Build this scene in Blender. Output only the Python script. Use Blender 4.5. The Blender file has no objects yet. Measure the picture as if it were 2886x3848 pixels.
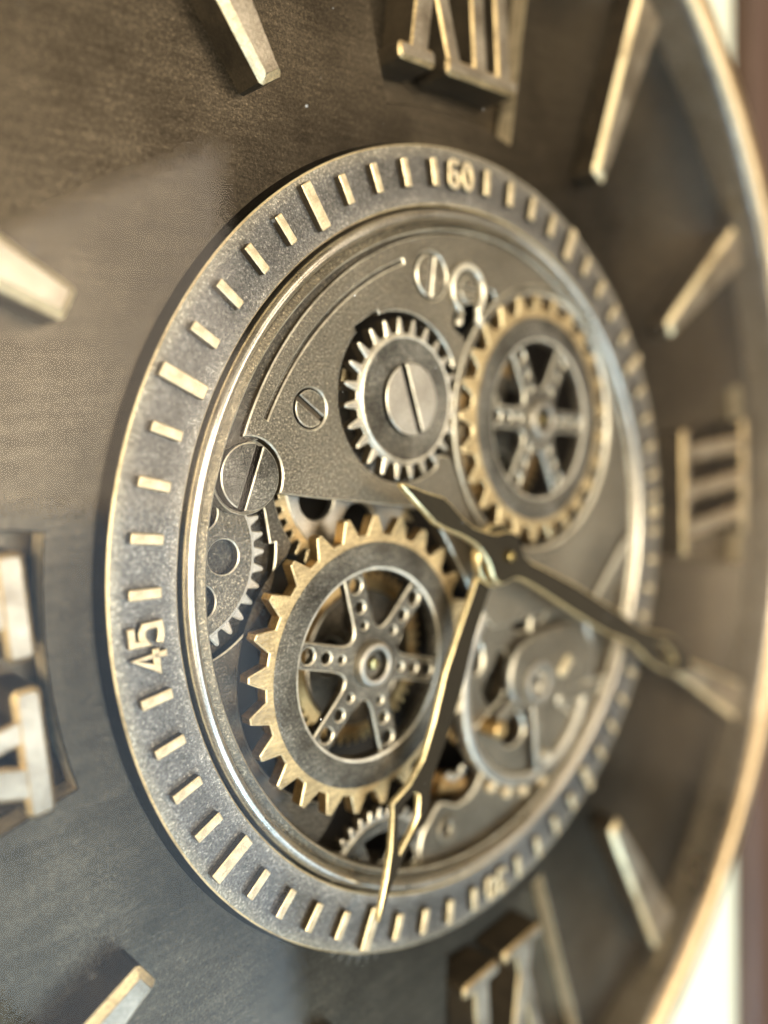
import bpy, math, random
from math import pi, sin, cos, radians, atan2, hypot
from mathutils import Matrix, Vector
from mathutils.geometry import tessellate_polygon

random.seed(7)
sc = bpy.context.scene
S = 0.15                      # metres per clock unit (minute marks' outer radius = 1)

def W3(x, y, z):              # clock coordinates (x right, y up, z out of the face) -> world
    return Vector((x * S, -z * S, y * S))

# ------------------------------------------------------------------ camera
CR = ((0.717417, -0.066401, 0.693472), (-0.146482, -0.987571, 0.05698), (0.681069, -0.14246, -0.718227))
CC = (-1.607402, 0.426483, 1.33104)
cam = bpy.data.cameras.new("camera")
cam.sensor_fit = 'HORIZONTAL'
cam.sensor_width = 36.0
cam.lens = 36.0 * 2949.72 / 2886.0
cam.clip_start = 0.01
cam.clip_end = 100.0
cam.dof.use_dof = True
cam.dof.focus_distance = 1.60 * S
cam.dof.aperture_fstop = 3.5
cam.dof.aperture_blades = 0
cam_ob = bpy.data.objects.new("camera", cam)
sc.collection.objects.link(cam_ob)
def dirw(v): return Vector((v[0], -v[2], v[1]))
cx_, cy_, cz_ = dirw(CR[0]), -dirw(CR[1]), -dirw(CR[2])
m = Matrix((cx_, cy_, cz_)).transposed().to_4x4()
m.translation = W3(*CC)
cam_ob.matrix_world = m
sc.camera = cam_ob

# ------------------------------------------------------------------ room light
world = bpy.data.worlds.new("World")
sc.world = world
world.use_nodes = True
bg = world.node_tree.nodes["Background"]
bg.inputs[0].default_value = (1.0, 0.86, 0.70, 1)
bg.inputs[1].default_value = 0.06

def area(name, pos, target, sx, sy, power, col):
    l = bpy.data.lights.new(name, 'AREA')
    l.shape = 'RECTANGLE'
    l.size, l.size_y = sx * S, sy * S
    l.energy = power
    l.color = col
    o = bpy.data.objects.new(name, l)
    sc.collection.objects.link(o)
    p, t = W3(*pos), W3(*target)
    o.location = p
    o.rotation_euler = (t - p).to_track_quat('-Z', 'Y').to_euler()
    return o

area("ceiling_lamp", (5, 16, 8), (0, 0, 0), 18, 10, 105, (1.0, 0.90, 0.74))
area("side_lamp", (-13, 2, 15), (0, 0, 0), 9, 11, 125, (1.0, 0.90, 0.72))
area("window_light", (-9, -19, 11), (0, 0, 0), 15, 9, 330, (0.50, 0.74, 1.0))
# lit side wall of the room on the right, warm above and day-lit below, mirrored faintly by the front glass
area("wall_light", (10.5, 2.6, 40), (2.0, 2.6, 39.1), 40, 11.6, 290, (1.0, 0.84, 0.66))
area("wall_daylight", (10.5, -18.7, 40), (2.0, -18.7, 39.1), 40, 30.6, 380, (0.60, 0.80, 1.0))
# warm glowing panel added beyond the clock's right edge to brighten the dial there
area("right_fill_panel", (25, -4.5, 11), (0, -4.5, 11), 15.5, 20, 7, (1.0, 0.76, 0.52))

sc.view_settings.view_transform = 'Standard'
sc.view_settings.look = 'None'
sc.view_settings.exposure = 0.32
sc.view_settings.gamma = 1.0
sc.render.engine = 'CYCLES'
sc.cycles.max_bounces = 8
sc.cycles.transparent_max_bounces = 8
sc.cycles.caustics_reflective = False
sc.cycles.caustics_refractive = False

# ------------------------------------------------------------------ materials
def new_mat(name):
    mt = bpy.data.materials.new(name)
    mt.use_nodes = True
    nt = mt.node_tree
    return mt, nt, nt.nodes["Principled BSDF"]

def coords(nt, scale=1.0, stretch=(1, 1, 1), rot=0.0):
    tc = nt.nodes.new('ShaderNodeTexCoord')
    mp = nt.nodes.new('ShaderNodeMapping')
    mp.inputs['Scale'].default_value = tuple(scale / S * q for q in stretch)
    mp.inputs['Rotation'].default_value = (0, 0, rot)
    nt.links.new(tc.outputs['Object'], mp.inputs['Vector'])
    return mp.outputs['Vector']

def noise(nt, vec, scale, detail=3, rough=0.6):
    n = nt.nodes.new('ShaderNodeTexNoise')
    n.inputs['Scale'].default_value = scale
    n.inputs['Detail'].default_value = detail
    n.inputs['Roughness'].default_value = rough
    nt.links.new(vec, n.inputs['Vector'])
    return n.outputs['Fac']

def ramp(nt, fac, stops):
    r = nt.nodes.new('ShaderNodeValToRGB')
    el = r.color_ramp.elements
    while len(el) < len(stops): el.new(0.5)
    for e, (p, c) in zip(el, stops):
        e.position = p
        e.color = (*c, 1)
    nt.links.new(fac, r.inputs['Fac'])
    return r.outputs['Color']

def mixc(nt, fac, a, b, mode='MIX'):
    mx = nt.nodes.new('ShaderNodeMix')
    mx.data_type = 'RGBA'
    mx.blend_type = mode
    if isinstance(fac, (int, float)): mx.inputs[0].default_value = fac
    else: nt.links.new(fac, mx.inputs[0])
    nt.links.new(a, mx.inputs[6]); nt.links.new(b, mx.inputs[7])
    return mx.outputs[2]

FLAKE = 3.2
def metal(name, light, dark, rough=0.45, metallic=1.0, grain=170, bump=0.35, mottle=6.0,
          lo=0.35, hi=0.65, brushed=None, speck=0.0, radial_tone=None, aniso=0.0, spec=0.5):
    mt, nt, b = new_mat(name)
    v = coords(nt)
    big = noise(nt, v, mottle, 5, 0.62)
    fine = noise(nt, v, grain * 1.5, 3, 0.85)
    col = ramp(nt, big, [(lo, dark), (hi, light)])
    g = ramp(nt, fine, [(0.34, (0.62, 0.62, 0.62)), (0.5, (0.97, 0.97, 0.97)), (0.68, (1.4, 1.4, 1.4))])
    col = mixc(nt, 0.8, col, g, 'MULTIPLY')
    if brushed:
        sv = coords(nt, 1.0, brushed[0], brushed[1])
        st = noise(nt, sv, 10, 4, 0.7)
        sg = ramp(nt, st, [(0.35, (0.7, 0.7, 0.7)), (0.65, (1.2, 1.2, 1.2))])
        col = mixc(nt, 0.8, col, sg, 'MULTIPLY')
    if speck > 0:                              # fine glittering grain of the sprayed finish
        gl = noise(nt, v, 185, 2, 0.9)
        col = mixc(nt, min(1.0, speck), col, ramp(nt, gl, [(0.34, (0.40, 0.40, 0.40)), (0.52, (0.92, 0.92, 0.92)), (0.60, (1.35, 1.35, 1.33)), (0.68, (3.2, 3.1, 2.9))]), 'MULTIPLY')
    if radial_tone:                                   # tone bands by radius: minute ring rubbed lighter at its rims
        tcw = nt.nodes.new('ShaderNodeTexCoord')
        ln = nt.nodes.new('ShaderNodeVectorMath'); ln.operation = 'LENGTH'
        nt.links.new(tcw.outputs['Object'], ln.inputs[0])
        sc_ = nt.nodes.new('ShaderNodeMath'); sc_.operation = 'MULTIPLY_ADD'
        sc_.inputs[1].default_value = 1 / S / (radial_tone[1] - radial_tone[0])
        sc_.inputs[2].default_value = -radial_tone[0] / (radial_tone[1] - radial_tone[0])
        nt.links.new(ln.outputs['Value'], sc_.inputs[0])
        jit = nt.nodes.new('ShaderNodeMath'); jit.operation = 'MULTIPLY_ADD'
        jit.inputs[1].default_value = 0.12
        nt.links.new(noise(nt, v, 14, 4, 0.7), jit.inputs[0])
        nt.links.new(sc_.outputs[0], jit.inputs[2])
        col = mixc(nt, 1.0, col, ramp(nt, jit.outputs[0], radial_tone[2]), 'MULTIPLY')
    nt.links.new(col, b.inputs['Base Color'])
    b.inputs['Metallic'].default_value = metallic
    b.inputs['Specular IOR Level'].default_value = spec
    if aniso > 0:                              # turned finish: highlights sweep round the centre
        tg = nt.nodes.new('ShaderNodeTangent')
        tg.direction_type = 'RADIAL'; tg.axis = 'Z'
        nt.links.new(tg.outputs[0], b.inputs['Tangent'])
        b.inputs['Anisotropic'].default_value = aniso
    rr = nt.nodes.new('ShaderNodeMapRange')
    rr.inputs['To Min'].default_value = max(0.05, rough - 0.12)
    rr.inputs['To Max'].default_value = rough + 0.14
    nt.links.new(big, rr.inputs['Value'])
    nt.links.new(rr.outputs[0], b.inputs['Roughness'])
    h = fine
    if speck > 0:
        vo = nt.nodes.new('ShaderNodeTexVoronoi')
        vo.inputs['Scale'].default_value = grain * 2.2
        nt.links.new(v, vo.inputs['Vector'])
        add = nt.nodes.new('ShaderNodeMath'); add.operation = 'MULTIPLY_ADD'
        add.inputs[1].default_value = speck
        sep = nt.nodes.new('ShaderNodeSeparateColor')
        nt.links.new(vo.outputs['Color'], sep.inputs[0])
        nt.links.new(sep.outputs[0], add.inputs[0])
        nt.links.new(fine, add.inputs[2])
        h = add.outputs[0]
    bp = nt.nodes.new('ShaderNodeBump')
    bp.inputs['Strength'].default_value = bump
    bp.inputs['Distance'].default_value = 0.004 * S
    nt.links.new(h, bp.inputs['Height'])
    nt.links.new(bp.outputs[0], b.inputs['Normal'])
    return mt

M = {}
M['bronze'] = metal("dark_bronze", (0.155, 0.127, 0.088), (0.030, 0.024, 0.0165), 0.33, 0.97, 110, 0.28, 1.6, 0.25, 0.76, brushed=((0.7, 13, 1), 0.5), speck=0.45,
    radial_tone=(0.9, 2.0, [(0.10, (0.8, 0.8, 0.8)), (0.22, (0.70, 0.70, 0.70)), (0.34, (1.1, 1.1, 1.1)), (0.6, (1.15, 1.15, 1.15)), (0.9, (0.85, 0.85, 0.85))]), aniso=0.6)  # dial: darker round the minute ring and towards the outer edge
M['bronze_ring'] = metal("ring_bronze", (0.35, 0.33, 0.295), (0.19, 0.176, 0.152), 0.34, 0.95, 130, 0.5, 2.2, 0.3, 0.7, speck=0.75,
    radial_tone=(0.88, 1.04, [(0.08, (1.6, 1.55, 1.45)), (0.30, (0.9, 0.9, 0.9)), (0.5, (0.70, 0.70, 0.70)), (0.82, (0.85, 0.85, 0.85)), (0.97, (1.4, 1.35, 1.2))]))
M['plate'] = metal("sanded_plate", (0.31, 0.27, 0.20), (0.15, 0.128, 0.092), 0.34, 0.96, 140, 0.5, 3, 0.3, 0.7, speck=0.95)
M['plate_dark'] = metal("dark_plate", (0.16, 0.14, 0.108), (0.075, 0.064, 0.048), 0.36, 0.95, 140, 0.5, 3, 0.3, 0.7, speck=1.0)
M['steel'] = metal("blackened_steel", (0.36, 0.33, 0.265), (0.055, 0.048, 0.037), 0.34, 0.96, 150, 0.5, 7, 0.3, 0.78, brushed=((1, 10, 1), 1.1), speck=0.8)
M['pale'] = metal("pale_steel", (0.52, 0.48, 0.40), (0.36, 0.33, 0.27), 0.4, 1, 150, 0.3, 8)
M['brass'] = metal("antique_brass", (0.70, 0.52, 0.265), (0.32, 0.23, 0.115), 0.38, 0.8, 110, 0.4, 16, 0.3, 0.66, brushed=((2, 14, 1), 0.9))
M['brassmark'] = metal("brushed_brass", (0.84, 0.69, 0.45), (0.55, 0.43, 0.26), 0.40, 0.6, 130, 0.4, 30, 0.3, 0.62)
M['wear'] = metal("worn_edge", (0.92, 0.75, 0.45), (0.40, 0.31, 0.17), 0.34, 0.65, 120, 0.25, 12, 0.28, 0.5)
M['wearpale'] = metal("worn_pale_edge", (0.86, 0.79, 0.63), (0.42, 0.37, 0.28), 0.34, 0.7, 120, 0.25, 12, 0.28, 0.55)
M['shadowside'] = metal("shaded_side", (0.09, 0.066, 0.038), (0.04, 0.03, 0.018), 0.5, 0.5, 120, 0.3, 10)  # dark brown for side walls and recesses: shade put into the colour
M['hand'] = metal("umber_hand", (0.030, 0.024, 0.014), (0.022, 0.017, 0.010), 0.6, 0.0, 90, 0.05, 4, spec=0.12)
M['handedge'] = metal("hand_brass_edge", (0.88, 0.74, 0.42), (0.74, 0.59, 0.31), 0.36, 0.8, 60, 0.1, 8)
M['pin'] = metal("polished_brass", (0.95, 0.78, 0.38), (0.85, 0.66, 0.28), 0.22, 1, 60, 0.1, 8)
M['rim'] = metal("bronze_hoop", (0.72, 0.53, 0.30), (0.56, 0.40, 0.21), 0.36, 0.95, 40, 0.1, 3)
M['baton'] = metal("baton_face", (0.55, 0.48, 0.37), (0.22, 0.18, 0.125), 0.36, 0.95, 120, 0.3, 9, 0.3, 0.65)
M['rimin'] = metal("hoop_lining", (0.36, 0.32, 0.27), (0.27, 0.235, 0.19), 0.30, 0.9, 40, 0.1, 3)
M['bezel'] = metal("bezel_metal", (0.74, 0.68, 0.57), (0.50, 0.45, 0.36), 0.29, 0.97, 120, 0.12, 4)
M['floor'] = metal("deep_floor", (0.05, 0.042, 0.032), (0.025, 0.021, 0.016), 0.5, 0.9, 90, 0.4, 6)  # near-black; in the screw slots it stands in for shade
M['gold'] = metal("deep_gold", (0.66, 0.45, 0.20), (0.45, 0.30, 0.13), 0.4, 1, 80, 0.2, 10)

def paint(name, a, b_, rough=0.6, scale=2.0, stretch=(1, 1, 1)):
    mt, nt, b = new_mat(name)
    v = coords(nt, 1, stretch)
    n = noise(nt, v, scale, 5)
    nt.links.new(ramp(nt, n, [(0.35, a), (0.65, b_)]), b.inputs['Base Color'])
    b.inputs['Roughness'].default_value = rough
    b.inputs['Specular IOR Level'].default_value = 0.2
    bp = nt.nodes.new('ShaderNodeBump'); bp.inputs['Strength'].default_value = 0.1
    nt.links.new(n, bp.inputs['Height']); nt.links.new(bp.outputs[0], b.inputs['Normal'])
    return mt
M['wall'] = paint("cream_paint", (0.47, 0.435, 0.30), (0.50, 0.465, 0.325), 0.6, 3)
M['wood'] = paint("brown_wood", (0.050, 0.026, 0.015), (0.070, 0.037, 0.022), 0.5, 6, (6, 0.4, 1))
M['dust'] = paint("dust", (0.26, 0.24, 0.2), (0.36, 0.33, 0.28), 0.9, 10)

def glass_mat():
    mt = bpy.data.materials.new("front_glass")
    mt.use_nodes = True
    nt = mt.node_tree
    nt.nodes.clear()
    out = nt.nodes.new('ShaderNodeOutputMaterial')
    tr = nt.nodes.new('ShaderNodeBsdfTransparent')
    tr.inputs[0].default_value = (0.985, 0.985, 0.975, 1)
    gl = nt.nodes.new('ShaderNodeBsdfGlossy')
    gl.inputs['Roughness'].default_value = 0.0
    fr = nt.nodes.new('ShaderNodeFresnel')
    fr.inputs['IOR'].default_value = 1.25
    mx = nt.nodes.new('ShaderNodeMixShader')
    nt.links.new(fr.outputs[0], mx.inputs[0])
    nt.links.new(tr.outputs[0], mx.inputs[1])
    nt.links.new(gl.outputs[0], mx.inputs[2])
    nt.links.new(mx.outputs[0], out.inputs[0])
    return mt
M['glass'] = glass_mat()

# ------------------------------------------------------------------ object helpers
def empty(name, loc, label=None, cat=None, group=None, kind=None):
    o = bpy.data.objects.new(name, None)
    sc.collection.objects.link(o)
    o.empty_display_size = 0.01
    o.location = W3(*loc)
    o.rotation_euler = (pi / 2, 0, 0)
    tag(o, label, cat, group, kind)
    return o

def tag(o, label=None, cat=None, group=None, kind=None):
    if label: o['label'] = label
    if cat: o['category'] = cat
    if group: o['group'] = group
    if kind: o['kind'] = kind
    return o

class MB:                                      # gathers geometry in clock units; build() makes ONE mesh object
    def __init__(s): s.v, s.f, s.m = [], [], []
    def add(s, vs, fs, ms):
        k = len(s.v)
        s.v += vs
        s.f += [tuple(i + k for i in f) for f in fs]
        s.m += ms if isinstance(ms, list) else [ms] * len(fs)
    def plate(s, loops, zt, th, bev=0.004, mats=(0, 1, 2)):
        """flat plate: outline + holes, chamfered top edge"""
        fixed = []
        for k, lp in enumerate(loops):
            q = [lp[0]]
            for p in lp[1:]:
                if hypot(p[0] - q[-1][0], p[1] - q[-1][1]) > 1e-5: q.append(p)
            if hypot(q[0][0] - q[-1][0], q[0][1] - q[-1][1]) < 1e-5: q.pop()
            a = sum(q[i - 1][0] * q[i][1] - q[i][0] * q[i - 1][1] for i in range(len(q)))
            if (a > 0) != (k == 0): q = q[::-1]
            fixed.append(q)
        ins = []
        for q in fixed:
            n = len(q); r = []
            for i in range(n):
                a, b, c = q[i - 1], q[i], q[(i + 1) % n]
                d1 = (b[0] - a[0], b[1] - a[1]); d2 = (c[0] - b[0], c[1] - b[1])
                l1 = hypot(*d1) or 1; l2 = hypot(*d2) or 1
                n1 = (-d1[1] / l1, d1[0] / l1); n2 = (-d2[1] / l2, d2[0] / l2)
                mx, my = n1[0] + n2[0], n1[1] + n2[1]
                d = mx * n1[0] + my * n1[1]
                kk = bev / max(d, 0.45)
                r.append((b[0] + mx * kk, b[1] + my * kk))
            ins.append(r)
        tris = tessellate_polygon([[Vector((x, y, 0)) for x, y in r] for r in ins])
        vs, fs, ms = [], [], []
        off = []
        for q, r in zip(fixed, ins): off.append((len(vs), len(q))); vs += [(x, y, zt) for x, y in r]
        N = len(vs)
        for t in tris:
            a, b, c = (vs[i] for i in t)
            if (b[0] - a[0]) * (c[1] - a[1]) - (b[1] - a[1]) * (c[0] - a[0]) < 0: t = (t[0], t[2], t[1])
            fs.append(tuple(t)); ms.append(mats[0])
        vs += [(x, y, zt - bev) for q in fixed for x, y in q]
        vs += [(x, y, zt - th) for q in fixed for x, y in q]
        for o, n in off:
            for i in range(n):
                j = (i + 1) % n
                fs.append((o + j, o + i, N + o + i, N + o + j)); ms.append(mats[1])
                fs.append((N + o + j, N + o + i, 2 * N + o + i, 2 * N + o + j)); ms.append(mats[2])
        for t in tris:
            a, b, c = (vs[i] for i in t)
            if (b[0] - a[0]) * (c[1] - a[1]) - (b[1] - a[1]) * (c[0] - a[0]) > 0: t = (t[0], t[2], t[1])
            fs.append(tuple(2 * N + i for i in t)); ms.append(mats[2])
        s.add(vs, fs, ms)
        return s
    def lathe(s, prof, mats, c=(0, 0), n=192, closed=False):
        """profile of (r, z), outward side to the left when walked from large r to small r over the top"""
        P = len(prof)
        vs = [(c[0] + r * cos(2 * pi * i / n), c[1] + r * sin(2 * pi * i / n), z) for i in range(n) for r, z in prof]
        fs, ms = [], []
        K = P if closed else P - 1
        for i in range(n):
            j = (i + 1) % n
            for k in range(K):
                l = (k + 1) % P
                fs.append((i * P + k, j * P + k, j * P + l, i * P + l))
                ms.append(mats[min(k, len(mats) - 1)] if isinstance(mats, (list, tuple)) else mats)
        s.add(vs, fs, ms)
        return s
    def box(s, c, sz, mat=0, rz=0.0):
        x, y, z = (q / 2 for q in sz)
        p = [(a * x, b * y) for a, b in ((-1, -1), (1, -1), (1, 1), (-1, 1))]
        vs = [(c[0] + a * cos(rz) - b * sin(rz), c[1] + a * sin(rz) + b * cos(rz), c[2] + d) for d in (-z, z) for a, b in p]
        s.add(vs, [(3, 2, 1, 0), (4, 5, 6, 7), (0, 1, 5, 4), (1, 2, 6, 5), (2, 3, 7, 6), (3, 0, 4, 7)], mat)
        return s
    def build(s, name, mats, parent=None, angle=32, **kw):
        me = bpy.data.meshes.new(name)
        me.from_pydata([(x * S, y * S, z * S) for x, y, z in s.v], [], s.f)
        mats = mats if isinstance(mats, (list, tuple)) else [mats]
        for mt in mats: me.materials.append(M[mt])
        for p, i in zip(me.polygons, s.m):
            p.material_index = min(i, len(mats) - 1)
            p.use_smooth = True
        me.set_sharp_from_angle(angle=radians(angle))
        me.update()
        o = bpy.data.objects.new(name, me)
        sc.collection.objects.link(o)
        if parent: o.parent = parent
        else: o.rotation_euler = (pi / 2, 0, 0)
        tag(o, **kw)
        return o

def circle(c, r, n=64, a0=0.0):
    return [(c[0] + r * cos(a0 + 2 * pi * i / n), c[1] + r * sin(a0 + 2 * pi * i / n)) for i in range(n)]
def arc(c, r, a, b, n=24):                     # degrees, inclusive
    return [(c[0] + r * cos(radians(a + (b - a) * i / n)), c[1] + r * sin(radians(a + (b - a) * i / n))) for i in range(n + 1)]
def rel(pts, c): return [(x - c[0], y - c[1]) for x, y in pts]
def smooth(pts, it=2, keep=()):                # Chaikin corner cutting on a closed outline
    for _ in range(it):
        q = []
        n = len(pts)
        for i in range(n):
            a, b = pts[i], pts[(i + 1) % n]
            q.append((a[0] * .75 + b[0] * .25, a[1] * .75 + b[1] * .25))
            q.append((a[0] * .25 + b[0] * .75, a[1] * .25 + b[1] * .75))
        pts = q
    return pts
def rrect(w, h, r, c=(0, 0), rot=0.0, n=3):
    pts = []
    for (sx, sy, a) in ((1, 1, 0), (-1, 1, 90), (-1, -1, 180), (1, -1, 270)):
        pts += arc((sx * (w / 2 - r), sy * (h / 2 - r)), r, a, a + 90, n)
    return [(c[0] + x * cos(rot) - y * sin(rot), c[1] + x * sin(rot) + y * cos(rot)) for x, y in pts]
def ck(deg): return radians(90 - deg)          # clock degrees -> math angle
def pol(r, deg): return (r * cos(ck(deg)), r * sin(ck(deg)))

# ------------------------------------------------------------------ the wall behind
wl = MB().box((1.0, 0, -0.36), (14, 12, 0.2)).build('wall', 'wall', kind='structure')
bd = MB().plate([[(2.285, -6), (3.5, -6), (3.5, 6), (2.285, 6)]], -0.16, 0.1, 0.02)
tag(bd.build('wooden_board', 'wood'), 'brown wooden upright board on the cream wall beside the clock', 'board')

# ------------------------------------------------------------------ the clock case
clock = empty('wall_clock', (0, 0, 0), 'large round skeleton wall clock with roman numerals and an antique brass finish', 'wall clock')
NS = 288
rim = [(2.10, -0.26), (2.10, 0.055), (2.085, 0.088), (2.055, 0.105), (2.015, 0.105), (1.987, 0.094), (1.973, 0.078), (1.962, 0.055), (1.930, -0.10)]
MB().lathe(rim, [0, 0, 0, 0, 0, 0, 1, 1], n=NS).build('rim', ['rim', 'rimin'], clock, 40)
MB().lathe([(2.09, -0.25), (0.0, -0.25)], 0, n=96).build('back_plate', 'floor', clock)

# dial: one sheet with four windows behind the roman numerals
def sector(a, r0, r1, half, n=10):
    p = [pol(r0, a - half + 2 * half * i / n) for i in range(n + 1)]
    q = [pol(r1, a + half - 2 * half * i / n) for i in range(n + 1)]
    return p + q
ZD = -0.05
wins = [sector(a, 1.135, 1.88, h) for a, h in ((2.2, 12.2), (90, 12.0), (176.8, 11.6), (270, 12.0))]
MB().plate([circle((0, 0), 1.965, 256), circle((0, 0), 0.875, 192)] + wins, ZD, 0.055, 0.003, (0, 0, 1)).build('dial', ['bronze', 'brassmark'], clock)
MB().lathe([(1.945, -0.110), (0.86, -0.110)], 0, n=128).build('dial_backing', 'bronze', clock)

# minute ring with its raised marks and numbers
ring = MB().lathe([(1.046, ZD - 0.004), (1.034, -0.018), (1.030, -0.014), (0.897, -0.014), (0.893, -0.018), (0.890, -0.08)], [2, 1, 0, 1, 2], n=NS).build(
    'minute_ring', ['bronze_ring', 'wear', 'bronze'], clock, 25)
def mark(ro, ri, w):
    return MB().plate([rrect(ro - ri, w, 0.0025, ((ro + ri) / 2, 0))], 0.005, 0.022, 0.0022, (0, 1, 2)).build(
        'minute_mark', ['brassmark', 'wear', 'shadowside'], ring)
short = mark(1.0, 0.936, 0.0205)
long_ = mark(1.019, 0.918, 0.029)
used = set()
for mnt in range(60):
    if mnt % 15 == 0: continue
    src = long_ if mnt % 5 == 0 else short
    o = src if src not in used else src.copy()
    if src in used: sc.collection.objects.link(o); o.parent = ring
    used.add(src)
    o.rotation_euler = (0, 0, ck(mnt * 6))

# digits as stroked outlines
def stroke_digits(txt, h, w, t, gap):
    """polylines in a box w x h per digit"""
    G = {'0': [[(w / 2 + (w / 2 - t / 2) * cos(a), h / 2 + (h / 2 - t / 2) * sin(a)) for a in [2 * pi * i / 28 for i in range(29)]]],
         '6': [[(w / 2 + (w / 2 - t / 2) * cos(a), h * .32 + (h * .32 - t / 2) * sin(a)) for a in [2 * pi * i / 24 for i in range(25)]],
               [(t / 2, h * .32), (t / 2 + w * .02, h * .60), (w * .22, h * .83), (w * .46, h - t / 2), (w * .70, h - t * .55), (w * .92, h * .86)]],
         '3': [[(w * .10, h * .86), (w * .28, h - t * .6), (w * .52, h - t / 2), (w * .78, h * .92), (w - t / 2, h * .76), (w * .80, h * .60), (w * .42, h * .53),
                (w * .80, h * .46), (w - t / 2, h * .27), (w * .80, h * .09), (w * .5, t / 2), (w * .25, t * .6), (w * .06, h * .16)]],
         '1': [[(w * .22, h * .78), (w * .5, h - t / 2), (w * .5, 0)]],
         '4': [[(w * .72, 0), (w * .72, h - t * .4), (t * .5, h * .30), (w, h * .30)]],
         '5': [[(w * .90, h - t / 2), (w * .22, h - t / 2), (w * .14, h * .52), (w * .36, h * .62), (w * .62, h * .62), (w * .86, h * .53), (w - t / 2, h * .33),
                (w * .84, h * .12), (w * .56, t / 2), (w * .28, t * .6), (w * .06, h * .17)]]}
    out = []
    x = -(len(txt) * w + (len(txt) - 1) * gap) / 2
    for chh in txt:
        for line in G[chh]: out.append([(px + x, py - h / 2) for px, py in line])
        x += w + gap
    return out
def ribbon(line, t):
    """outline polygon(s) of a polyline of width t"""
    closed = hypot(line[0][0] - line[-1][0], line[0][1] - line[-1][1]) < 1e-4
    p = line[:-1] if closed else line
    n = len(p); L, Rr = [], []
    for i in range(n):
        if closed: a, c = p[i - 1], p[(i + 1) % n]
        else: a, c = p[max(i - 1, 0)], p[min(i + 1, n - 1)]
        b = p[i]
        d1 = Vector((b[0] - a[0], b[1] - a[1])); d2 = Vector((c[0] - b[0], c[1] - b[1]))
        if d1.length < 1e-9: d1 = d2
        if d2.length < 1e-9: d2 = d1
        d1.normalize(); d2.normalize()
        nn = Vector((-d1.y - d2.y, d1.x + d2.x))
        k = t / 2 * 2 / max(nn.length_squared, 1.0)
        L.append((b[0] + nn.x * k, b[1] + nn.y * k)); Rr.append((b[0] - nn.x * k, b[1] - nn.y * k))
    return [Rr, L] if closed else [L + Rr[::-1]]
for txt, a, rot in (('60', 0, 0), ('15', 90, 0), ('30', 180, 0), ('45', 269.9, 0)):
    mb = MB()
    for line in stroke_digits(txt, 0.073, 0.046, 0.0140, 0.007):
        loops = ribbon(line, 0.0140)
        ang = ck(a) - pi / 2 + radians(rot)
        cxy = pol(0.968, a)
        tr = [[(cxy[0] + x * cos(ang) - y * sin(ang), cxy[1] + x * sin(ang) + y * cos(ang)) for x, y in lp] for lp in loops]
        mb.plate(tr, 0.002 - 0.0004 * len(mb.v) / 1000, 0.018, 0.002)
    mb.build('minute_numeral', ['brassmark', 'wear', 'shadowside'], ring)

# bezel round the movement
bz = [(0.891, -0.075), (0.884, -0.030)]
for i in range(11):
    t = pi * i / 10
    bz.append((0.8705 + 0.0145 * cos(t), -0.018 + 0.022 * sin(t)))
bz += [(0.8550, -0.020), (0.8365, -0.0095), (0.833, -0.0125), (0.8300, -0.017), (0.829, -0.13)]
MB().lathe(bz, [0] * 12 + [1, 1, 2, 1], n=NS).build('bezel', ['bezel', 'plate', 'wearpale'], clock, 30)

# roman numerals
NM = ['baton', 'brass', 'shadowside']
def placed(loops, a):                          # local (u right, v outward from r=1) -> at clock angle a
    er = pol(1, a); et = (er[1], -er[0])
    return [[(et[0] * u + er[0] * v, et[1] * u + er[1] * v) for u, v in lp] for lp in loops]
def quad(x0, y0, x1, y1, w):                   # slanted stroke from (x0,y0) to (x1,y1), horizontal width w
    return [(x0 - w / 2, y0), (x0 + w / 2, y0), (x1 + w / 2, y1), (x1 - w / 2, y1)]
R0, R1, SF = 1.203, 1.79, 0.042
def foot(x0, x1, y, h=SF):
    return rrect(x1 - x0, h, 0.014, ((x0 + x1) / 2, y), 0)
def numeral(a, strokes, feet, zt=0.0):
    mb = MB()
    for i, q in enumerate(strokes): mb.plate(placed([q], a), zt - 0.002 - 0.0007 * i, 0.105, 0.006)
    for i, q in enumerate(feet): mb.plate(placed([q], a), zt + 0.0006 * (i % 2), 0.105, 0.009)
    return mb.build('roman_numeral', NM, clock)
yb, yt = R0 + SF / 2, R1 - SF / 2
numeral(0, [quad(-0.128, yb, 0.005, yt, 0.062), quad(0.005, yb, -0.128, yt, 0.05), quad(0.105, yb, 0.105, yt, 0.054), quad(0.203, yb, 0.203, yt, 0.056)],
        [foot(-0.195, -0.068, yb), foot(-0.030, 0.258, yb), foot(-0.195, -0.068, yt), foot(-0.040, 0.258, yt)])
numeral(90, [quad(-0.145, yb, -0.145, yt, 0.062), quad(0, yb, 0, yt, 0.062), quad(0.145, yb, 0.145, yt, 0.062)],
        [foot(-0.238, 0.238, yb, 0.055), foot(-0.238, 0.238, yt, 0.05)])
numeral(180, [quad(-0.095, yb, -0.215, yt, 0.05), quad(-0.138, yb, -0.010, yt, 0.06), quad(0.083, yb, 0.083, yt, 0.066)],
        [foot(-0.213, -0.020, yb), foot(0.004, 0.162, yb), foot(-0.270, -0.155, yt), foot(-0.055, 0.162, yt)])
numeral(270, [quad(-0.178, yb - 0.036, 0.005, yt, 0.060), quad(-0.078, yb - 0.036, -0.200, yt, 0.045), quad(0.132, yb - 0.036, 0.132, yt, 0.080)],
        [foot(-0.238, -0.010, yb - 0.036, 0.05), foot(0.035, 0.22, yb - 0.036, 0.05), foot(-0.24, -0.07, yt), foot(0.02, 0.22, yt)])

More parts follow.
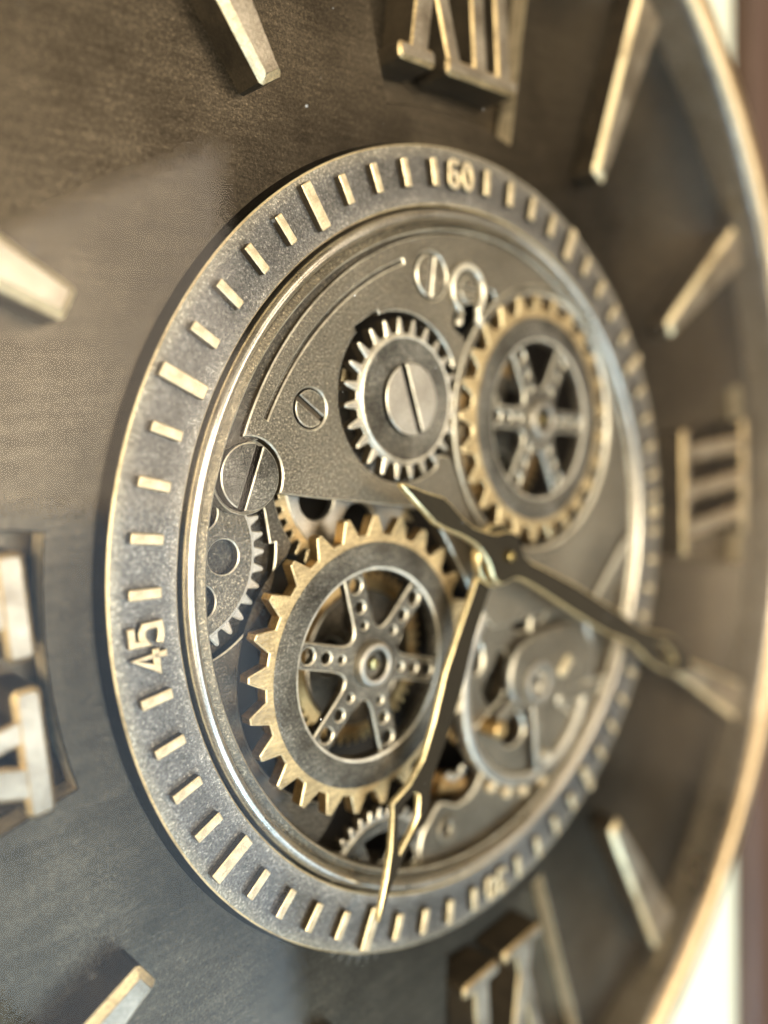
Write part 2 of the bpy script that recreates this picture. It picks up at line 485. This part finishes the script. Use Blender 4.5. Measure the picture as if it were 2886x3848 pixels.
# batons for the other hours
def baton():
    q = [(1.219, -0.032), (1.212, -0.025), (1.212, 0.025), (1.219, 0.032), (1.873, 0.078), (1.882, 0.070), (1.882, -0.070), (1.873, -0.078)]
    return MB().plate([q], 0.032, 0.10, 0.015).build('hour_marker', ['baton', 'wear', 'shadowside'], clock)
b0 = baton()
for i, h in enumerate((1, 2, 4, 5, 7, 8, 10, 11)):
    o = b0 if i == 0 else b0.copy()
    if i: sc.collection.objects.link(o); o.parent = clock
    o.rotation_euler = (0, 0, ck(h * 30 + {11: 1.0, 10: 0.4, 1: 0.6, 2: 0.4}.get(h, 0)))

# front glass
MB().lathe([(2.0, 0.128), (0.0, 0.128)], 0, n=128).build('front_glass', 'glass', clock)

# ------------------------------------------------------------------ movement: base plate
G1, G3, G2, G4, G5, G7 = (-0.398, -0.199), (0.325, 0.335), (-0.231, 0.4205), (-0.8545, 0.138), (-0.351, 0.2534), (-0.4045, -0.785)
hole = arc(G5, 0.252, 150, 212, 12) + arc(G1, 0.345, 122, 256, 30) + [(-0.53, -0.585), (-0.578, -0.615)] \
    + arc((0, 0), 0.842, 227, 420, 60) + arc((0, 0), 0.70, 62, 140, 20)
rec = arc((-0.844, 0.1416), 0.2353, -78, -3, 24)
outer = [(0.85 * cos(t), 0.85 * sin(t)) for t in [2 * pi * i / 160 for i in range(160)]]
# the recess for the left gear opens to the edge of the plate: cut it out of the outline
outer = [p for p in outer if hypot(p[0] + 0.844, p[1] - 0.1416) > 0.2353]
i0 = min(range(len(outer)), key=lambda i: hypot(outer[i][0] - rec[-1][0], outer[i][1] - rec[-1][1]))
ang = sorted(outer, key=lambda p: (atan2(p[1], p[0]) - pi + 0.05) % (2 * pi))
lo = [p for p in outer if p[0] < 0 and p[1] < 0]
rec += [(-0.624, 0.129), (-0.630, 0.20), (-0.655, 0.30), (-0.72, 0.40)]
up = [p for p in outer if not (p[0] < 0 and p[1] < 0)]
up = sorted(up, key=lambda p: atan2(p[1], p[0]) % (2 * pi) if p[1] > 0 else atan2(p[1], p[0]))
lo = sorted(lo, key=lambda p: atan2(p[1], p[0]) % (2 * pi))
rec_c = [p for p in reversed(rec) if hypot(*p) < 0.85]
base = empty('base_plate', (0, 0, -0.075), 'dark sandblasted base plate of the movement, inside the bezel', 'plate')
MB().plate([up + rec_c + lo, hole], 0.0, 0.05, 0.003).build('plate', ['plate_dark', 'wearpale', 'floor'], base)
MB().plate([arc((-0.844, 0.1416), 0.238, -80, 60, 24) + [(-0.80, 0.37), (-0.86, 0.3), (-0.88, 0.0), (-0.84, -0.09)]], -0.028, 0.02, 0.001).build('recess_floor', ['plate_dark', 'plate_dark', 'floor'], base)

# ------------------------------------------------------------------ gears
GG = 'gear wheels of the movement'
def teeth(n, rr, rt, wb, wt, ph, flat=0, round_=0):
    """closed outline; wb / wt tooth width in degrees at root / tip"""
    out = []
    for k in range(n):
        a = ph + k * 360.0 / n
        out.append((rr * cos(radians(a - wb / 2)), rr * sin(radians(a - wb / 2))))
        if round_:
            for i in range(round_ + 1):
                t = -1 + 2 * i / round_
                r = rt - (rt - rr) * 0.16 * t * t
                aa = a + wt / 2 * t * (1.0)
                out.append((r * cos(radians(aa)), r * sin(radians(aa))))
        else:
            e = (rt - rr) * 0.07
            for r, aa in ((rt - e, a - wt / 2), (rt, a - wt / 2 * .75), (rt, a + wt / 2 * .75), (rt - e, a + wt / 2)):
                out.append((r * cos(radians(aa)), r * sin(radians(aa))))
        out.append((rr * cos(radians(a + wb / 2)), rr * sin(radians(a + wb / 2))))
    return out

def bez(a, b, c, n=6):
    return [((1 - t) ** 2 * a[0] + 2 * t * (1 - t) * b[0] + t * t * c[0], (1 - t) ** 2 * a[1] + 2 * t * (1 - t) * b[1] + t * t * c[1]) for t in [i / n for i in range(n + 1)]]

def spoke_wheel(center, ph_t, ph_s, label):
    g = empty('gear_wheel', (*center, -0.015), label, 'gear', GG)
    MB().plate([teeth(25, 0.313, 0.358, 9.6, 2.9, ph_t), circle((0, 0), 0.286, 96)], 0, 0.032, 0.0028).build('toothed_ring', ['brass', 'wear', 'gold'], g)
    MB().lathe([(0.2955, -0.004), (0.2945, 0.0008), (0.2925, 0.0018), (0.262, -0.002), (0.234, 0.0018), (0.228, 0.0), (0.2265, -0.035)], [2, 0, 0, 0, 1, 2], n=128).build(
        'rim', ['steel', 'wearpale', 'steel'], g, 50)
    w = 0.031
    wins = []
    for k in range(6):
        a, b = radians(ph_s + 60 * k), radians(ph_s + 60 * k + 60)
        mid = (a + b) / 2
        ro = 0.2275
        pa, pb = a + math.asin(w / ro), b - math.asin(w / ro)
        lp = [(ro * cos(pa + (pb - pa) * i / 10), ro * sin(pa + (pb - pa) * i / 10)) for i in range(11)]
        def on(ang_, side, t): return (t * cos(ang_) - side * w * sin(ang_), t * sin(ang_) + side * w * cos(ang_))
        ix = (2 * w * cos(mid), 2 * w * sin(mid))
        lp += bez(on(b, -1, 0.118), ix, on(a, 1, 0.118), 8)
        wins.append(lp)
    holes = []
    for k in range(6):
        a = radians(ph_s + 60 * k)
        for r, q in ((0.2004, 0.0185), (0.1464, 0.0142), (0.0993, 0.0095)):
            holes.append(circle((r * cos(a), r * sin(a)), q, 18))
    MB().plate([circle((0, 0), 0.236, 96)] + wins + holes, -0.006, 0.022, 0.0035).build('spokes', ['steel', 'wearpale', 'steel'], g)
    MB().lathe([(0.058, -0.008), (0.055, 0.010), (0.050, 0.0145), (0.038, 0.0145), (0.034, 0.011), (0.032, -0.06), (0.0, -0.06)], [0, 0, 0, 0, 1, 1], n=64).build('hub', ['pale', 'floor'], g, 50)
    MB().lathe([(0.0165, -0.06), (0.0165, -0.002), (0.013, 0.004), (0.0, 0.005)], 0, n=24).build('arbor', 'pin', g)
    return g
spoke_wheel(G1, 11.2, -20.5, 'large six spoked brass gear with pierced spokes in the lower left of the movement')
spoke_wheel(G3, 1.6, -7.0, 'blurred six spoked brass gear with pierced spokes at the upper right')

# toothed wheel with a big slotted screw
g = empty('gear_wheel', (*G2, -0.015), 'steel gear with slender rounded teeth and a big slotted screw in its middle', 'gear', GG)
MB().plate([teeth(24, 0.160, 0.197, 8.2, 3.4, 1, round_=4), circle((0, 0), 0.10, 64)], 0, 0.03, 0.004).build('toothed_ring', ['pale', 'wearpale', 'shadowside'], g)
MB().lathe([(0.1575, -0.002), (0.1565, 0.004), (0.150, 0.0085), (0.147, 0.0075), (0.04, 0.0075)], [1, 1, 1, 0], n=96).build('disc', ['steel', 'wearpale'], g, 40)
def screw_head(r, slot, a, zt, th, floor_z, mats, parent, bev=0.004, ring_r=None):
    """two half discs divided by a slot, on a lower disc"""
    mb = MB()
    d = slot / 2
    t0 = math.asin(d / r)
    for s in (1, -1):
        pts = [(r * cos(t), s * r * sin(t)) for t in [t0 + (pi - 2 * t0) * i / 28 for i in range(29)]]
        pts = [(x * cos(a) - y * sin(a), x * sin(a) + y * cos(a)) for x, y in pts]
        mb.plate([pts], zt, th, bev, (0, 1, 2))
    mb.plate([circle((0, 0), r - 0.001, 48)], floor_z, 0.02, 0.001, (3, 3, 3))
    return mb
sm = ['steel', 'wearpale', 'shadowside', 'shadowside']
screw_head(0.0865, 0.019, atan2(0.343 - 0.503, -0.231 + 0.273), 0.021, 0.02, 0.009, sm, g, 0.0025).build('screw', ['pale', 'wearpale', 'floor', 'floor'], g)

# gear half hidden under the bezel on the left
g = empty('gear_wheel', (*G4, -0.07), 'dark gear with a round hole, half hidden under the bezel on the left', 'gear', GG)
nt4 = 34
MB().plate([teeth(nt4, 0.1865, 0.2125, 7.2, 3.0, 4.8, round_=4), circle((0, 0), 0.172, 64)], 0, 0.02, 0.0025).build('toothed_ring', ['pale', 'wearpale', 'shadowside'], g)
MB().lathe([(0.184, 0.0005), (0.1825, -0.004), (0.181, -0.004)], [0, 1], n=128).build('groove', ['floor', 'floor'], g)
hl = [circle((0.107 * cos(t), 0.107 * sin(t)), 0.037, 32) for t in (radians(-8), radians(-68), radians(52))]
MB().plate([circle((0, 0), 0.1808, 96)] + hl, 0.002, 0.02, 0.003).build('disc', ['plate', 'wearpale', 'shadowside'], g)
MB().lathe([(0.18, -0.018), (0.0, -0.018)], 0, n=48).build('web', 'plate_dark', g)

# pale gear behind the bridge
g = empty('gear_wheel', (*G5, -0.10), 'pale gear with fine brass teeth and round holes, behind the bridge above the large gear', 'gear', GG)
MB().plate([teeth(46, 0.222, 0.250, 5.0, 1.6, 3), circle((0, 0), 0.2, 96)], 0, 0.03, 0.002).build('toothed_ring', ['brass', 'wear', 'shadowside'], g)
MB().plate([circle((0, 0), 0.2058, 96)] + [circle((0.125 * cos(radians(q)), 0.125 * sin(radians(q))), 0.052, 32) for q in (202, 274, 346, 58, 130)], 0.004, 0.02, 0.003).build(
    'disc', ['pale', 'wearpale', 'pale'], g)

# small gear at the bottom
g = empty('gear_wheel', (*G7, -0.05), 'small grey gear with rounded teeth below the large brass gear', 'gear', GG)
MB().plate([teeth(36, 0.176, 0.1985, 6.2, 3.0, 2, round_=4), circle((0, 0), 0.15, 64)], 0, 0.025, 0.003).build('toothed_ring', ['pale', 'wearpale', 'shadowside'], g)
MB().plate([circle((0, 0), 0.169, 80)] + [sector(q, 0.06, 0.135, 22, 8) for q in (5, 65, 125, 185, 245, 305)], 0.003, 0.02, 0.003).build('disc', ['steel', 'wearpale', 'floor'], g)

# deep train seen between the spokes of the large gear
g = empty('gear_wheel', (-0.33, -0.225, -0.15), 'golden gear deep behind the spokes of the large brass gear', 'gear', GG)
MB().plate([teeth(52, 0.205, 0.229, 4.2, 2.2, 0), circle((0, 0), 0.172, 96)], 0, 0.03, 0.002).build('toothed_ring', ['gold', 'gold', 'shadowside'], g)
MB().plate([circle((0, 0), 0.176, 80)] + [circle((0.105 * cos(radians(q)), 0.105 * sin(radians(q))), 0.046, 28) for q in (20, 92, 164, 236, 308)], 0.012, 0.02, 0.004).build(
    'disc', ['plate_dark', 'pale', 'steel'], g)
g = empty('gear_wheel', (0.30, 0.30, -0.15), 'golden gear deep behind the spokes of the blurred upper right gear', 'gear', GG)
MB().plate([teeth(52, 0.215, 0.24, 4.2, 2.2, 3), circle((0, 0), 0.175, 96)], 0, 0.03, 0.002).build('toothed_ring', ['gold', 'gold', 'shadowside'], g)
MB().plate([circle((0, 0), 0.178, 80)] + [circle((0.105 * cos(radians(q)), 0.105 * sin(radians(q))), 0.05, 28) for q in (50, 122, 194, 266, 338)], 0.004, 0.02, 0.003).build(
    'disc', ['steel', 'wearpale', 'steel'], g)

g = empty('gear_wheel', (0.13, -0.42, -0.115), 'golden gear deep under the balance wheel at the lower right', 'gear', GG)
MB().plate([teeth(44, 0.185, 0.207, 4.8, 2.4, 3), circle((0, 0), 0.15, 96)], 0, 0.03, 0.002).build('toothed_ring', ['gold', 'gold', 'shadowside'], g)
MB().plate([circle((0, 0), 0.152, 80)] + [circle((0.09 * cos(radians(q)), 0.09 * sin(radians(q))), 0.04, 28) for q in (30, 102, 174, 246, 318)], 0.004, 0.02, 0.003).build(
    'disc', ['steel', 'wearpale', 'steel'], g)

# ------------------------------------------------------------------ bridge plate
ZB = -0.02
br = empty('bridge_plate', (0, 0, ZB), 'broad sandblasted bridge plate with slotted screws and a curved groove, across the upper movement', 'plate')
GC = (0.33, 0.325)
ES = (-0.6974, 0.2863)
outl = arc((0.0248, 0.0222), 0.8075, 154.5, -19.5, 90) + [(0.6, -0.256), (0.411, -0.255), (0.21, -0.242), (0.075, -0.233), (0.058, -0.225), (-0.009, -0.127), (-0.047, -0.054), (-0.135, 0.096)] \
    + [(-0.160, 0.135), (-0.193, 0.149), (-0.379, 0.188), (-0.528, 0.219), (-0.620, 0.2405)] + arc(ES, 0.0835, -31, 93, 22)
op = arc(GC, 0.366, 119, -137, 70) + [(0.030, 0.067), (0.0, 0.09), (-0.038, 0.175), (-0.059, 0.227), (-0.066, 0.250), (-0.082, 0.268), (-0.11, 0.275), (-0.135, 0.268)] \
    + arc((-0.236, 0.4252), 0.2066, -60, -228.5, 60) + [(-0.378, 0.594), (-0.303, 0.632), (-0.297, 0.621)] \
    + arc((-0.236, 0.4252), 0.2066, 106, 25, 24) + [(-0.050, 0.496), (-0.035, 0.491), (-0.024, 0.498), (-0.016, 0.51), (0.004, 0.535), (0.010, 0.551), (0.009, 0.562), (-0.005, 0.576), (-0.027, 0.588), (-0.040, 0.604),
       (-0.03, 0.632), (0.0, 0.652), (0.06, 0.660), (0.108, 0.672), (0.114, 0.690), (0.122, 0.697), (0.135, 0.690)]
MB().plate([arc((0, 0), 0.842, 156, -19, 80) + arc((0, 0), 0.72, -19, 156, 80)[0:0] + [(0.74, -0.20), (0.70, 0.0), (0.712, 0.25), (0.60, 0.62), (0.33, 0.72), (0.0, 0.74), (-0.30, 0.70), (-0.50, 0.56), (-0.66, 0.36)]], -0.013, 0.03, 0.002).build('under_plate', ['plate_dark', 'wearpale', 'floor'], br)
SS, TS, GCN = (-0.5254, 0.4156), (-0.1127, 0.7201), (0.0303, -0.0001)
groove = arc(GCN, 0.7905, 149.3, 107.6, 40) + arc(GCN, 0.7806, 107.6, 149.3, 40)
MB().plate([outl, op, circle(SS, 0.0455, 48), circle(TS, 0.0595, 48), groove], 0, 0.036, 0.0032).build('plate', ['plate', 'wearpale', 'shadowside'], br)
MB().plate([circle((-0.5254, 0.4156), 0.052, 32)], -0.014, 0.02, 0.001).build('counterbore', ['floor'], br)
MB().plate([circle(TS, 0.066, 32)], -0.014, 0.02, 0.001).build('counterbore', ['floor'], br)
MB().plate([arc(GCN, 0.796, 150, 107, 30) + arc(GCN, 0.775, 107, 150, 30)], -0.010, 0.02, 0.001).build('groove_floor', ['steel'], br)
def put(o, c, z=0.0): o.location = (c[0] * S, c[1] * S, z * S); return o
put(screw_head(0.0405, 0.015, atan2(-0.048, 0.059), 0.001, 0.02, -0.008, sm, br, 0.0016).build('screw', ['plate', 'wearpale', 'floor', 'shadowside'], br), SS)
put(screw_head(0.0525, 0.012, atan2(0.096, 0.021), 0.002, 0.02, -0.008, sm, br, 0.004).build('screw', ['plate', 'wearpale', 'shadowside', 'pale'], br), TS)
put(screw_head(0.071, 0.017, atan2(0.347 - 0.226, -0.668 + 0.726), 0.004, 0.06, -0.010, sm, br, 0.0026).build('clamp_screw', ['steel', 'wearpale', 'floor', 'floor'], br,
    label='big slotted clamp screw at the left end of the bridge'), ES)
put(MB().lathe([(0.080, -0.09), (0.080, -0.018), (0.078, -0.0155), (0.073, -0.02)], [0, 1, 1], n=64).build('screw_cup', ['steel', 'wearpale'], br, 50), ES)
# collar round the upper right gear
put(MB().lathe([(0.394, -0.02), (0.393, 0.002), (0.390, 0.0055), (0.374, 0.0055), (0.367, 0.0), (0.365, -0.03)], [0, 1, 0, 1, 1], n=128).build('collar', ['plate', 'wearpale'], br, 50), GC)
# retaining clip with two feet
cl = arc((0, 0), 0.069, -58, 238, 48) + [(-0.052, -0.078), (-0.050, -0.088), (-0.036, -0.090), (-0.030, -0.078), (-0.034, -0.058)] \
    + arc((0, 0), 0.0525, 236, -56, 48) + [(0.030, -0.062), (0.026, -0.080), (0.034, -0.092), (0.048, -0.090), (0.053, -0.078), (0.046, -0.064)]
put(MB().plate([cl], 0.016, 0.014, 0.005).build('retaining_clip', ['wearpale'], br), (0.0191, 0.6889))
put(screw_head(0.034, 0.010, radians(-6), 0.008, 0.012, -0.001, sm, br, 0.003).build('screw', ['plate', 'wearpale', 'shadowside', 'shadowside'], br), (0.026, 0.690))
# raised finger on the right of the bridge
fg = [(0.555, -0.262), (0.590, -0.262), (0.80, -0.13), (0.81, -0.085), (0.775, -0.095)]
MB().plate([fg], 0.022, 0.03, 0.008).build('finger', ['pale', 'wearpale', 'steel'], br)
# ------------------------------------------------------------------ lower plate
lp_ = empty('lower_plate', (0, 0, -0.042), 'grey lower plate with a rounded end and a screw hole, lower right of the movement', 'plate')
op2 = [(0.02, -0.640), (0.0, -0.659), (-0.022, -0.681), (-0.058, -0.697), (-0.097, -0.699), (-0.124, -0.685), (-0.15, -0.668), (-0.170, -0.664), (-0.190, -0.673), (-0.211, -0.693), (-0.239, -0.713), (-0.255, -0.738), (-0.262, -0.765), (-0.258, -0.79), (-0.245, -0.807)] \
    + arc((0, 0), 0.842, 253, 350, 44) + [(0.60, -0.20), (0.30, -0.19), (0.10, -0.20), (0.02, -0.245), (-0.04, -0.33), (-0.062, -0.44), (-0.045, -0.56)]
lh = [[(0.012 + 0.030 * cos(t), -0.305 + 0.048 * sin(t)) for t in [2 * pi * i / 24 for i in range(24)]],
      smooth([(0.02, -0.40), (0.07, -0.37), (0.13, -0.30), (0.16, -0.36), (0.12, -0.47), (0.06, -0.475)], 2),
      smooth([(0.10, -0.53), (0.19, -0.51), (0.225, -0.60), (0.16, -0.625), (0.11, -0.60)], 2),
      smooth([(0.17, -0.255), (0.25, -0.235), (0.36, -0.245), (0.34, -0.275), (0.22, -0.29)], 2)]
MB().plate([op2, circle((-0.149, -0.746), 0.020, 24)] + lh, 0, 0.04, 0.006).build('plate', ['plate', 'wearpale', 'shadowside'], lp_)
put(MB().lathe([(0.042, -0.002), (0.040, 0.006), (0.034, 0.009), (0.022, 0.004), (0.02, -0.03), (0, -0.03)], [0, 0, 0, 0, 1], n=48).build('screw_rim', ['plate', 'steel'], lp_, 50), (-0.149, -0.746))

# ------------------------------------------------------------------ balance wheel and its cock
bw = empty('oscillating_ring', (0.2576, -0.4238, -0.035), 'plain balance wheel ring with bright timing screws at the lower right', 'balance wheel')
MB().lathe([(0.338, -0.03), (0.338, 0.008), (0.332, 0.014), (0.305, 0.014), (0.298, 0.008), (0.297, -0.03)], [0, 1, 0, 1, 0], n=128).build('rim', ['pale', 'wearpale'], bw, 50)
for q in (80, 200, 320):
    o = MB().plate([rrect(0.30, 0.04, 0.004, (0.15, 0))], -0.004, 0.02, 0.004).build('spoke', ['steel', 'wearpale', 'steel'], bw)
    o.rotation_euler = (0, 0, radians(q))
ts = None
for k, q in enumerate((-129, -115.5, -102, -86, -70, 150, 164, 178)):
    if ts is None:
        ts = MB().lathe([(0.017, 0.0), (0.017, 0.02), (0.013, 0.024), (0, 0.024)], 0, n=20).build('timing_screw', ['brassmark'], bw); o = ts
    else:
        o = ts.copy(); sc.collection.objects.link(o); o.parent = bw
    o.location = (0.352 * S * cos(radians(q)), 0.352 * S * sin(radians(q)), -0.012 * S)
co = empty('balance_cock', (0.2215, -0.407, -0.005), 'broad grey balance cock with a star shaped hole and two arms, over the balance wheel', 'bracket')
body = arc((0, 0), 0.108, 96, 262, 24) + [(0.04, -0.113), (0.10, -0.118), (0.29, -0.113), (0.322, -0.105), (0.336, -0.021), (0.325, 0.02), (0.287, 0.069), (0.215, 0.104), (0.117, 0.113), (0.05, 0.118)]
star = [((0.030 if i % 2 else 0.013) * cos(2 * pi * i / 14) + 0.025, (0.030 if i % 2 else 0.013) * sin(2 * pi * i / 14) - 0.03) for i in range(14)]
MB().plate([smooth(body, 1), star], 0, 0.03, 0.008).build('plate', ['plate', 'pale', 'steel'], co)
put(MB().lathe([(0.064, -0.002), (0.062, 0.008), (0.056, 0.011), (0.048, 0.008), (0.046, -0.002)], 0, n=48).build('jewel_ring', ['pale'], co, 50), (0.025, -0.03))
MB().plate([rrect(0.20, 0.045, 0.02, (-0.105, -0.075), radians(24))], -0.004, 0.02, 0.006).build('arm', ['plate', 'pale', 'steel'], co)
MB().plate([rrect(0.05, 0.24, 0.02, (0.028, -0.20), radians(2))], -0.004, 0.02, 0.006).build('arm', ['plate', 'pale', 'steel'], co)
MB().plate([rrect(0.34, 0.05, 0.01, (0.31, -0.145), radians(-6))], -0.008, 0.02, 0.006).build('arm', ['plate', 'wearpale', 'steel'], co)
put(MB().lathe([(0.026, -0.05), (0.026, 0.018), (0.020, 0.024), (0, 0.024)], 0, n=24).build('stud', ['gold'], co), (-0.185, -0.105))
put(MB().lathe([(0.017, -0.01), (0.017, 0.016), (0.012, 0.020), (0, 0.020)], 0, n=24).build('stud', ['wearpale'], co), (0.035, -0.265))
MB().plate([rrect(0.075, 0.034, 0.014, (0.165, -0.022), radians(38))], 0.010, 0.012, 0.004).build('slot_highlight', ['brassmark', 'wear', 'wear'], co)  # bright raised piece standing in for the highlight on the slot

MB().plate([circle((0.025, -0.03), 0.042, 24)], -0.016, 0.01, 0.001).build('star_hole_shade', ['floor'], co)  # dark disc added under the star hole to give it shade
# ribbed spool and hook near the bottom
sp = empty('winding_spool', (-0.085, -0.655, -0.10), 'ribbed golden spool with a grey hook, between the hour hand and the lower plate', 'spool')
pr = []
n = 9
prof = []
for i in range(n):
    x = -0.055 + 0.11 * i / n
    prof += [(0.032, x), (0.032, x + 0.007), (0.027, x + 0.009), (0.027, x + 0.011)]
prof += [(0.032, 0.055), (0.0, 0.055)]
o = MB().lathe(prof, 0, n=32).build('spool', ['gold'], sp)
o.rotation_euler = (radians(90), 0, radians(70))
hk = arc((0.02, 0.05), 0.045, 200, 340, 16) + arc((0.02, 0.05), 0.026, 340, 200, 16)
MB().plate([hk], 0.03, 0.015, 0.004).build('hook', ['pale', 'wearpale', 'steel'], sp)

# ------------------------------------------------------------------ hands
HM = ['hand', 'handedge', 'handedge']
hh = empty('hour_hand', (0, 0, 0.062), 'short dark umber hand with bright gold edges, pointing down left over the lower movement', 'clock hand', 'clock hands')
hp = [(-0.034, -0.078), (-0.110, -0.195), (-0.170, -0.320), (-0.230, -0.415), (-0.289, -0.495), (-0.304, -0.530), (-0.318, -0.585), (-0.352, -0.612), (-0.412, -0.662), (-0.455, -0.710), (-0.488, -0.756), (-0.508, -0.782),
      (-0.508, -0.768), (-0.494, -0.735), (-0.474, -0.686), (-0.455, -0.625), (-0.441, -0.545), (-0.439, -0.514), (-0.380, -0.491), (-0.328, -0.446), (-0.282, -0.366), (-0.232, -0.259), (-0.178, -0.175), (-0.088, -0.042)]
hw = [(-0.420, -0.553), (-0.395, -0.530), (-0.362, -0.520), (-0.350, -0.530), (-0.358, -0.580), (-0.380, -0.605), (-0.425, -0.645), (-0.428, -0.610)]
MB().plate([hp, hw], 0, 0.014, 0.004).build('blade', HM, hh)
MB().plate([circle((0, 0), 0.083, 48)], 0.001, 0.022, 0.004).build('collar', HM, hh)
put(MB().lathe([(0.014, -0.02), (0.014, 0.012), (0.01, 0.016), (0, 0.017)], 0, n=20).build('stud', ['pin'], hh), (-0.055, 0.01))

mh = empty('minute_hand', (0, 0, 0.09), 'long dark umber hand with gold edges, pointing right and slightly down over the bezel', 'clock hand', 'clock hands')
up_ = [(-0.367, 0.236), (-0.352, 0.234), (-0.290, 0.208), (-0.229, 0.187), (-0.205, 0.168), (-0.16, 0.124), (-0.125, 0.098), (-0.092, 0.084), (-0.04, 0.066), (0.0, 0.067), (0.035, 0.060), (0.058, 0.045), (0.068, 0.018), (0.080, -0.012), (0.109, -0.037), (0.164, -0.063), (0.328, -0.149), (0.579, -0.296),
       (0.70, -0.372), (0.800, -0.412), (0.90, -0.450), (0.985, -0.518), (1.085, -0.634)]
dn_ = [(0.945, -0.606), (0.85, -0.568), (0.76, -0.512), (0.64, -0.412), (0.475, -0.330), (0.323, -0.238), (0.159, -0.134), (0.10, -0.098), (0.062, -0.078), (0.038, -0.069), (0.018, -0.069), (-0.005, -0.073), (-0.028, -0.072), (-0.048, -0.060), (-0.060, -0.042), (-0.070, -0.012), (-0.088, 0.018), (-0.110, 0.042), (-0.139, 0.063), (-0.18, 0.086), (-0.222, 0.104), (-0.265, 0.128), (-0.366, 0.228)]
mw = [(0.80, -0.455), (0.86, -0.475), (0.91, -0.515), (0.94, -0.555), (0.88, -0.535), (0.82, -0.50)]
MB().plate([up_ + dn_, mw], 0, 0.018, 0.0055).build('blade', HM, mh)
MB().lathe([(0.0145, -0.03), (0.0145, 0.016), (0.011, 0.021), (0, 0.022)], 0, n=24).build('pin', 'pin', mh)

# ------------------------------------------------------------------ dust on the glass
rnd = random.Random(11)
db = MB()
for _ in range(260):
    r, a = 1.9 * math.sqrt(rnd.random()), rnd.random() * 2 * pi
    q = 0.0008 + 0.0020 * rnd.random() ** 4
    c = (r * cos(a), r * sin(a))
    pts = [(c[0] + q * (0.6 + 0.7 * rnd.random()) * cos(t), c[1] + q * (0.6 + 0.7 * rnd.random()) * sin(t)) for t in [2 * pi * i / 6 for i in range(6)]]
    db.add([(x, y, 0.1285) for x, y in pts] + [(c[0], c[1], 0.1285 + q * 0.8)], [(i, (i + 1) % 6, 6) for i in range(6)], 0)
tag(db.build('dust', 'dust'), kind='stuff')
